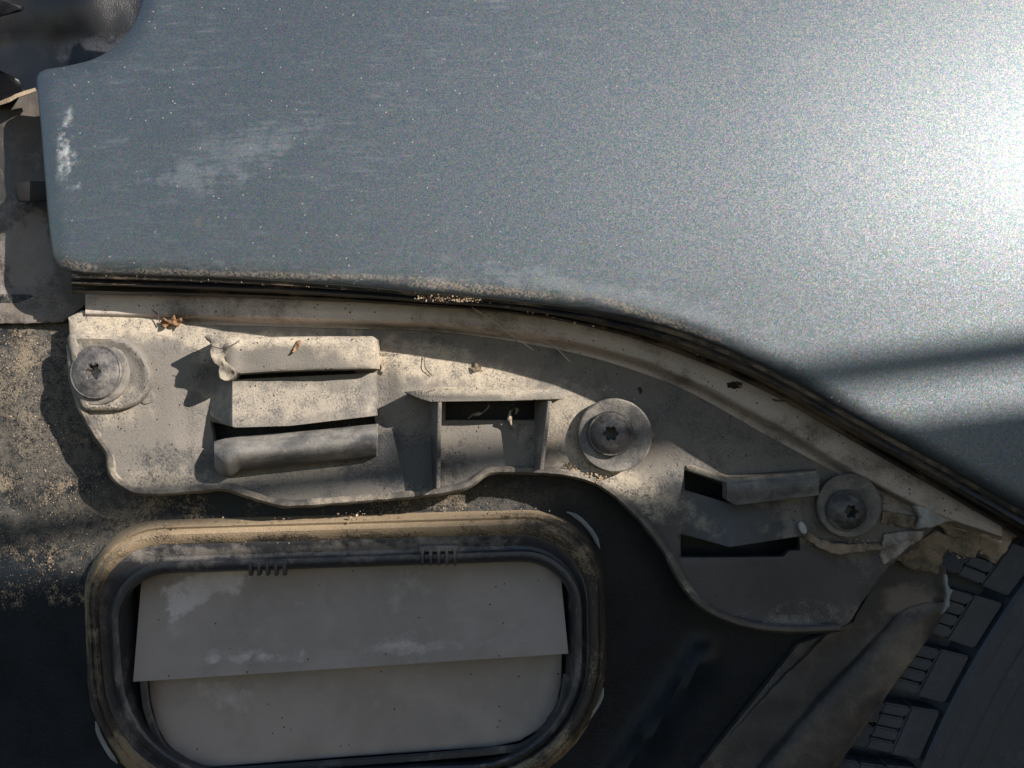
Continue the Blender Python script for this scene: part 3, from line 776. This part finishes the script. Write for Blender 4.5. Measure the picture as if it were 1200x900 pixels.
# ------------------------------------------------------------------ wheel arch liner
li = empty('wheel_arch_liner', car, 'muddy wheel arch liner with a torn upper edge')
strip = [(1036, 738), (1048, 722), (1064, 712), (1084, 706), (1104, 704), (1113, 696), (1112, 712), (1090, 745), (1050, 800), (1010, 850), (976, 902), (900, 1010), (800, 1010), (892, 902), (960, 820)]
def h_strip(V):
    d = segdist(V, strip)
    return -9 - 2.5*np.exp(-(d/7.)**1.4) + .3*np.array([noise.noise(Vector((a*.03, b*.03, 3))) for a, b in V])
sheet('edge_strip', dense(strip, 5), h_strip, M_liner, li, step=7, thick=3, round_mm=.8)
flat = [(1028, 662), (1050, 656), (1075, 650), (1095, 655), (1108, 664), (1112, 690), (1110, 712), (1050, 800), (960, 930), (780, 1010), (700, 1010), (818, 902), (900, 812), (968, 744), (1000, 728), (1015, 700)]
sheet('liner_sheet', ragged(dense(flat, 5), 2, .1), lambda V: np.array([-14 + 0.9*noise.noise(Vector((a*.03, b*.03, 6))) + .02*(a-1000) for a, b in V]), M_liner, li, step=7, thick=2)
sheet('torn_flap', ragged(dense([(1040, 650), (1070, 640), (1095, 622), (1130, 628), (1160, 612), (1150, 640), (1142, 655), (1128, 652), (1112, 644), (1104, 652), (1100, 672), (1070, 668)], 3), 3, .12),
      crumple(-5, 3.5, .035, seed=9.), M_torn, li, step=4, thick=1.2)
sheet('torn_flap', ragged(dense([(1150, 628), (1172, 614), (1196, 606), (1198, 622), (1186, 632), (1178, 648), (1166, 660), (1154, 650), (1146, 642)], 3), 2.5, .15),
      crumple(-4, 2.5, .05, seed=11.), M_torn, li, step=4, thick=1.2)
sheet('torn_flap', ragged(dense([(1096, 610), (1130, 606), (1165, 600), (1185, 610), (1160, 618), (1135, 632), (1112, 628)], 3), 2.0, .15),
      crumple(-2, 2.5, .05, seed=13.), M_torn, li, step=4, thick=1.2)
sheet('torn_white_edge', ragged(dense([(1106, 672), (1110, 674), (1111, 686), (1116, 692), (1113, 700), (1113, 710), (1104, 720), (1107, 708), (1109, 696), (1107, 684)], 2.5), 1, .3), -6.0, M_edge, li, step=3, thick=1)

# ------------------------------------------------------------------ tyre
ty = empty('tyre', car, 'black tyre shoulder with siped tread blocks')
TC = P(1957, 1244, -20)
def tp(r, ang, h): return Vector((TC.x + r*math.cos(ang), -h*.001, TC.z + r*math.sin(ang)))
A0, A1 = math.radians(128), math.radians(182)
def tyre_lathe(name, prof, mat, n=140):
    rows = [[tp(r, A0+(A1-A0)*i/n, h) for r, h in prof] for i in range(n+1)]
    return grid(name, rows, mat, ty, angle=30)
tyre_lathe('shoulder', [(.3020, -19), (.3030, -28), (.3045, -32), (.318, -37), (.332, -43), (.345, -52), (.350, -70)], M_tyre)
tyre_lathe('sidewall', [(.3022, -24), (.3018, -17.5), (.3005, -16.5), (.297, -16.2), (.2965, -16.8), (.290, -16.0), (.2895, -15.4), (.284, -15.0), (.2835, -15.5), (.265, -14), (.24, -13), (.20, -14), (.17, -20)], M_tyre)
pitch = .0765
nblk = int((A1-A0)/pitch)
blk_me = None
def block_mesh():
    bm = bmesh.new()
    # local polar cells with three short sipes cut as real gaps, built round angle 0
    def cell(a0, a1, r0, r1, sk=0.0):
        def q(a, r, lift):
            hh = float(np.interp(r, [.3040, .318, .332, .346], [-18.6, -20.5, -26.0, -40]))
            f = float(np.interp(r, [.3025, .346], [.97, .74])); m = pitch*.45
            aa = m + (a*1.2-m)*f + sk*(r-.304)/.04
            return Vector((r*math.cos(aa), -(hh-lift)*.001, r*math.sin(aa)))
        rs = [r0, (r0+r1)/2, r1] if r1-r0 > .015 else [r0, r1]
        F = [[bm.verts.new(q(a, r, 0)) for a in (a0, a1)] for r in rs]
        Bk = [[bm.verts.new(q(a, r, 8)) for a in (a0, a1)] for r in rs]
        for i in range(len(rs)-1):
            bm.faces.new((F[i][0], F[i][1], F[i+1][1], F[i+1][0]))
            bm.faces.new((F[i][0], Bk[i][0], Bk[i+1][0], F[i+1][0])); bm.faces.new((F[i][1], F[i+1][1], Bk[i+1][1], Bk[i][1]))
        bm.faces.new((F[0][0], Bk[0][0], Bk[0][1], F[0][1])); bm.faces.new((F[-1][0], F[-1][1], Bk[-1][1], Bk[-1][0]))
    w = pitch*.74
    sk = .035
    # solid foot, then four fingers parted by sipes, then solid outer part
    cell(0, w, .3028, .3130, sk)
    g = .0016
    for k in range(4):
        sk2 = sk; cell(w*k/4+g/2, w*(k+1)/4-g/2, .3130, .3215, sk2)
    cell(0, w*.48, .3215, .346, sk); cell(w*.53, w, .3215, .346, sk)
    bmesh.ops.remove_doubles(bm, verts=bm.verts, dist=1e-6)
    bmesh.ops.recalc_face_normals(bm, faces=bm.faces)
    bmesh.ops.bevel(bm, geom=list(bm.edges), offset=.0006, segments=2, affect='EDGES', clamp_overlap=True)
    me = bpy.data.meshes.new('tread_block'); bm.to_mesh(me); bm.free(); me.materials.append(M_tyre)
    return me
bme = block_mesh()
for k in range(nblk):
    o = bpy.data.objects.new('tread_block', bme); C.objects.link(o); o.parent = ty
    o.location = (TC.x, 0, TC.z); o.rotation_euler = (0, -(A0 + k*pitch), 0)

# ------------------------------------------------------------------ debris
def bit(name, pts, h, mat, label, cat, group=None, thick=.4, amp=1.0, step=2, lift=1.0, seed=1.):
    o = sheet(name, ragged(dense(pts, 2), 1.2, .35, seed), lambda V: np.array([h + lift + amp*noise.noise(Vector((a*.18, b*.18, seed))) for a, b in V]), mat, None, step=step, thick=thick, round_mm=.15)
    o['label'] = label; o['category'] = cat
    if group: o['group'] = group
    return o
bit('dry_leaf', [(186, 380), (192, 372), (198, 376), (204, 368), (208, 374), (214, 370), (212, 378), (208, 383), (200, 380), (194, 384)], 0.8, M_leaf,
    'curled orange-brown dry leaf on the bracket right of the left screw', 'leaf', amp=2.2, lift=1.5)
bit('leaf_scrap', [(342, 412), (346, 404), (350, 398), (353, 399), (350, 406), (345, 413)], 14.2, M_leaf, 'small reddish leaf scrap on the upper ledge', 'leaf scrap', amp=.8, lift=.8, seed=4.)
bit('leaf_scrap', [(446, 436), (447, 424), (450, 422), (452, 432), (450, 437)], 0, M_husk, 'tiny upright brown scrap right of the upper ledge', 'leaf scrap', amp=.6, lift=.6, seed=6.)
bit('dark_chip', [(852, 449), (860, 447), (870, 448), (868, 455), (860, 456), (853, 454)], 7.2, M_black, 'black chip stuck on the curved flange above the bracket', 'chip', amp=.4, lift=.4, seed=8.)
bit('dark_chip', [(748, 454), (751, 453), (753, 459), (750, 462)], 1, M_black, 'tiny dark seed on the flange above the middle screw', 'seed', amp=.4, lift=.4, seed=9.)
bit('dark_chip', [(1103, 554), (1110, 556), (1115, 566), (1106, 562)], 7.0, M_seal, 'dark peeled patch on the flange near the right corner', 'chip', amp=.4, lift=.4, seed=12.)
bit('leaf_scrap', [(551, 431), (556, 425), (564, 428), (563, 434), (556, 436)], 0.5, M_torn, 'brown clump of soil on the bracket above the shelf', 'soil clump', amp=1.4, lift=1., seed=14.)
def curl(name, pts, r, mat, label, cat):
    a = spline(pts, 2)
    rows = []
    for i, q in enumerate(a):
        w = r*(.5+.5*math.sin(math.pi*min(1, (i+1)/len(a)*1.0)))*(1+.35*math.sin(i*1.3))
        rows.append([P(q[0], q[1], q[2]) + Vector((math.cos(t)*w*S, -math.sin(t)*w*S, math.cos(t)*w*S*.5)) for t in np.linspace(0, 2*math.pi, 8, endpoint=False)])
    o = grid(name, rows, mat, None, closed_u=True, cap=True)
    o['label'] = label; o['category'] = cat
curl('dry_husk', [(550, 490, 2), (556, 484, 4), (563, 486, 4.5), (570, 480, 4.5), (573, 475, 4)], 3.2, M_husk, 'brown curled husk under the shelf, left one of the two', 'husk')
curl('dry_husk', [(604, 502, 2), (599, 496, 3.5), (597, 488, 4.5), (600, 480, 4.5), (606, 479, 4), (605, 485, 3.5)], 2.4, M_husk, 'pale looped husk under the shelf, right one of the two', 'husk')
def fibre(pts, mat, label, r=.35):
    a = spline(pts, 3); rows = [[P(*q) + Vector((math.cos(t)*r*S, -math.sin(t)*r*S, math.sin(t+.8)*r*S)) for t in np.linspace(0, 2*math.pi, 5, endpoint=False)] for q in a]
    o = grid('fibre', rows, mat, None, closed_u=True, cap=True)
    o['label'] = label; o['category'] = 'fibre'
fibre([(553, 360, 12), (580, 378, 10), (600, 393, 7), (625, 410, 3)], M_fibre, 'long pale fibre hanging from the panel edge down to the flange')
fibre([(640, 400, 5), (652, 408, 3), (668, 424, 2.5)], M_fibre, 'short pale fibre on the flange above the shelf')
fibre([(176, 362, 2), (184, 368, 2.5), (188, 380, 2)], M_darkfibre, 'dark curved rootlet beside the dry leaf', .6)
fibre([(497, 417, 1), (498, 430, 1.5), (506, 440, 1)], M_darkfibre, 'fine dark arc of fibre above the left end of the shelf', .5)
fibre([(905, 468, 8.4), (918, 470, 8.6), (932, 466, 8.4)], M_darkfibre, 'short dark rootlet on the curved flange', .7)
fibre([(944, 472, 8.5), (958, 488, 8.6), (980, 500, 8.6), (994, 502, 8.8), (1000, 497, 9)], M_darkfibre, 'long dark bent rootlet lying along the curved flange', .8)
fibre([(245, 405, 17), (262, 408, 17.5), (280, 400, 15.5)], M_darkfibre, 'dark rootlet across the torn corner of the ledge', .5)

# soil crumbs nobody could count
def crumbs(name, spots, mat, label):
    bm = bmesh.new(); rnd = random.Random(5)
    ico = bmesh.new(); bmesh.ops.create_icosphere(ico, subdivisions=1, radius=1); iv = [v.co.copy() for v in ico.verts]; fi = [[v.index for v in f.verts] for f in ico.faces]; ico.free()
    for (x0, y0, x1, y1, sp, n, r0, r1, hf) in spots:
        for _ in range(n):
            t = rnd.random(); x = x0+(x1-x0)*t + rnd.gauss(0, sp); y = y0+(y1-y0)*t + rnd.gauss(0, sp*.6)
            h = hf(x, y) if callable(hf) else hf
            r = (r0 + (r1-r0)*rnd.random()**3)
            c = P(x, y, h); jx = [rnd.uniform(.35, 1.4) for _ in iv]
            vs = [bm.verts.new(c + Vector((v.x*r*S*j, v.y*r*S*.8*j, v.z*r*S*j))) for v, j in zip(iv, jx)]
            for f in fi: bm.faces.new([vs[i] for i in f])
    me = bpy.data.meshes.new(name); bm.to_mesh(me); bm.free()
    o = link(name, me, mat, None, label, smooth=False); o['kind'] = 'stuff'; o['category'] = 'dirt'
    return o
hbk = lambda x, y: float(h_brk(np.array([[x, y]], float))[0])
hpl = lambda x, y: hp(x, y) - 1.2
flg = lambda x, y: float(np.interp(y, [q[0] for q in f_flange(x)], [q[1] for q in f_flange(x)]))
crumbs('soil_crumbs', [
    (655, 549, 675, 549, 5, 40, .6, 2.6, 1.2), (695, 556, 705, 560, 4, 30, .6, 2.6, 3), (860, 450, 890, 462, 8, 20, .4, 1.4, 7.5),
    (480, 456, 655, 454, 2, 60, .3, 1.3, 14.5), (250, 396, 430, 396, 2, 50, .3, 1.2, 14.2), (196, 380, 212, 378, 6, 22, .4, 1.4, hbk),
    (690, 455, 740, 470, 9, 50, .4, 1.6, 0.5), (560, 432, 575, 436, 4, 24, .4, 1.8, 0.3), (400, 605, 430, 606, 6, 24, .5, 2.4, -4.8), (590, 601, 612, 603, 4, 22, .5, 2.6, -4.8),
    (170, 612, 640, 600, 4, 110, .3, 1.3, -5.2), (150, 640, 640, 622, 3, 90, .3, 1.2, -7.4), (490, 349, 560, 352, 2.5, 200, .2, 1.3, lambda x, y: lip(x)-2.0),
    (100, 322, 540, 345, 1.8, 90, .2, .6, lambda x, y: lip(x)-2.0), (540, 348, 900, 433, 2.2, 60, .2, .6, lambda x, y: lip(x)-2.0),
    (300, 400, 640, 460, 14, 60, .25, .8, hbk), (130, 380, 220, 370, 12, 60, .25, .8, hbk), (560, 372, 800, 440, 7, 90, .3, 1.3, flg), (800, 440, 1080, 590, 8, 90, .3, 1.3, flg),
    (940, 632, 1030, 636, 4, 60, .3, 1.6, 5.5), (1040, 650, 1150, 640, 9, 60, .4, 2.0, -1)], M_crumb, 'loose brown soil crumbs along the ledges, flange and vent gasket')
crumbs('sandy_dirt', [
    (0, 380, 30, 460, 26, 520, .3, 1.0, lambda x, y: hb(x, y)+.1), (40, 480, 90, 590, 26, 520, .3, 1.0, lambda x, y: hb(x, y)+.1),
    (20, 600, 120, 620, 26, 240, .3, 1.0, lambda x, y: hb(x, y)+.1), (10, 640, 90, 680, 30, 180, .3, 1.1, lambda x, y: hb(x, y)+.1), (520, 590, 600, 592, 18, 120, .3, 1.0, lambda x, y: hb(x, y)+.1)],
    M_crumb, 'coarse sand caked on the dark body left of the bracket')

# ------------------------------------------------------------------ unseen slab and bar, added to shade the lower half and streak the panel
wd = 1.0 / SUN.y * -0.62
def shade_pt(x, y, h=0): return P(x, y, h) + SUN*1.05
a = shade_pt(0, 702); b = shade_pt(1034, 573)
d = (b-a).normalized(); up = Vector((-d.z, 0, d.x)); out = Vector((0, 1, 0))
wl = empty('shade_blocker'); wl['kind'] = 'structure'; wl['label'] = 'unseen grey slab with a bar, added to cast shade over the lower half'
def wbox(name, p, q, hgt, dep, mat):
    bm = bmesh.new()
    vs = [bm.verts.new(c + up*u + out*o) for c in (p, q) for u in (0, -hgt) for o in (-dep/2, dep/2)]
    for f in ((0, 1, 3, 2), (4, 6, 7, 5), (0, 4, 5, 1), (2, 3, 7, 6), (0, 2, 6, 4), (1, 5, 7, 3)): bm.faces.new([vs[i] for i in f])
    bmesh.ops.recalc_face_normals(bm, faces=bm.faces)
    me = bpy.data.meshes.new(name); bm.to_mesh(me); bm.free()
    return link(name, me, mat, wl, smooth=False)
wbox('blocker_slab', a - d*.18, b + d*.5, .55, .04, M_blocker)
rc = shade_pt(983, 488)
p0, p1 = rc - d*.62, rc + d*.45
rows = [[p + (up*math.cos(t) + out*math.sin(t))*.0052 for t in np.linspace(0, 2*math.pi, 16, endpoint=False)] for p in (p0, p1)]
grid('blocker_bar', rows, M_black, wl, closed_u=True, cap=True)
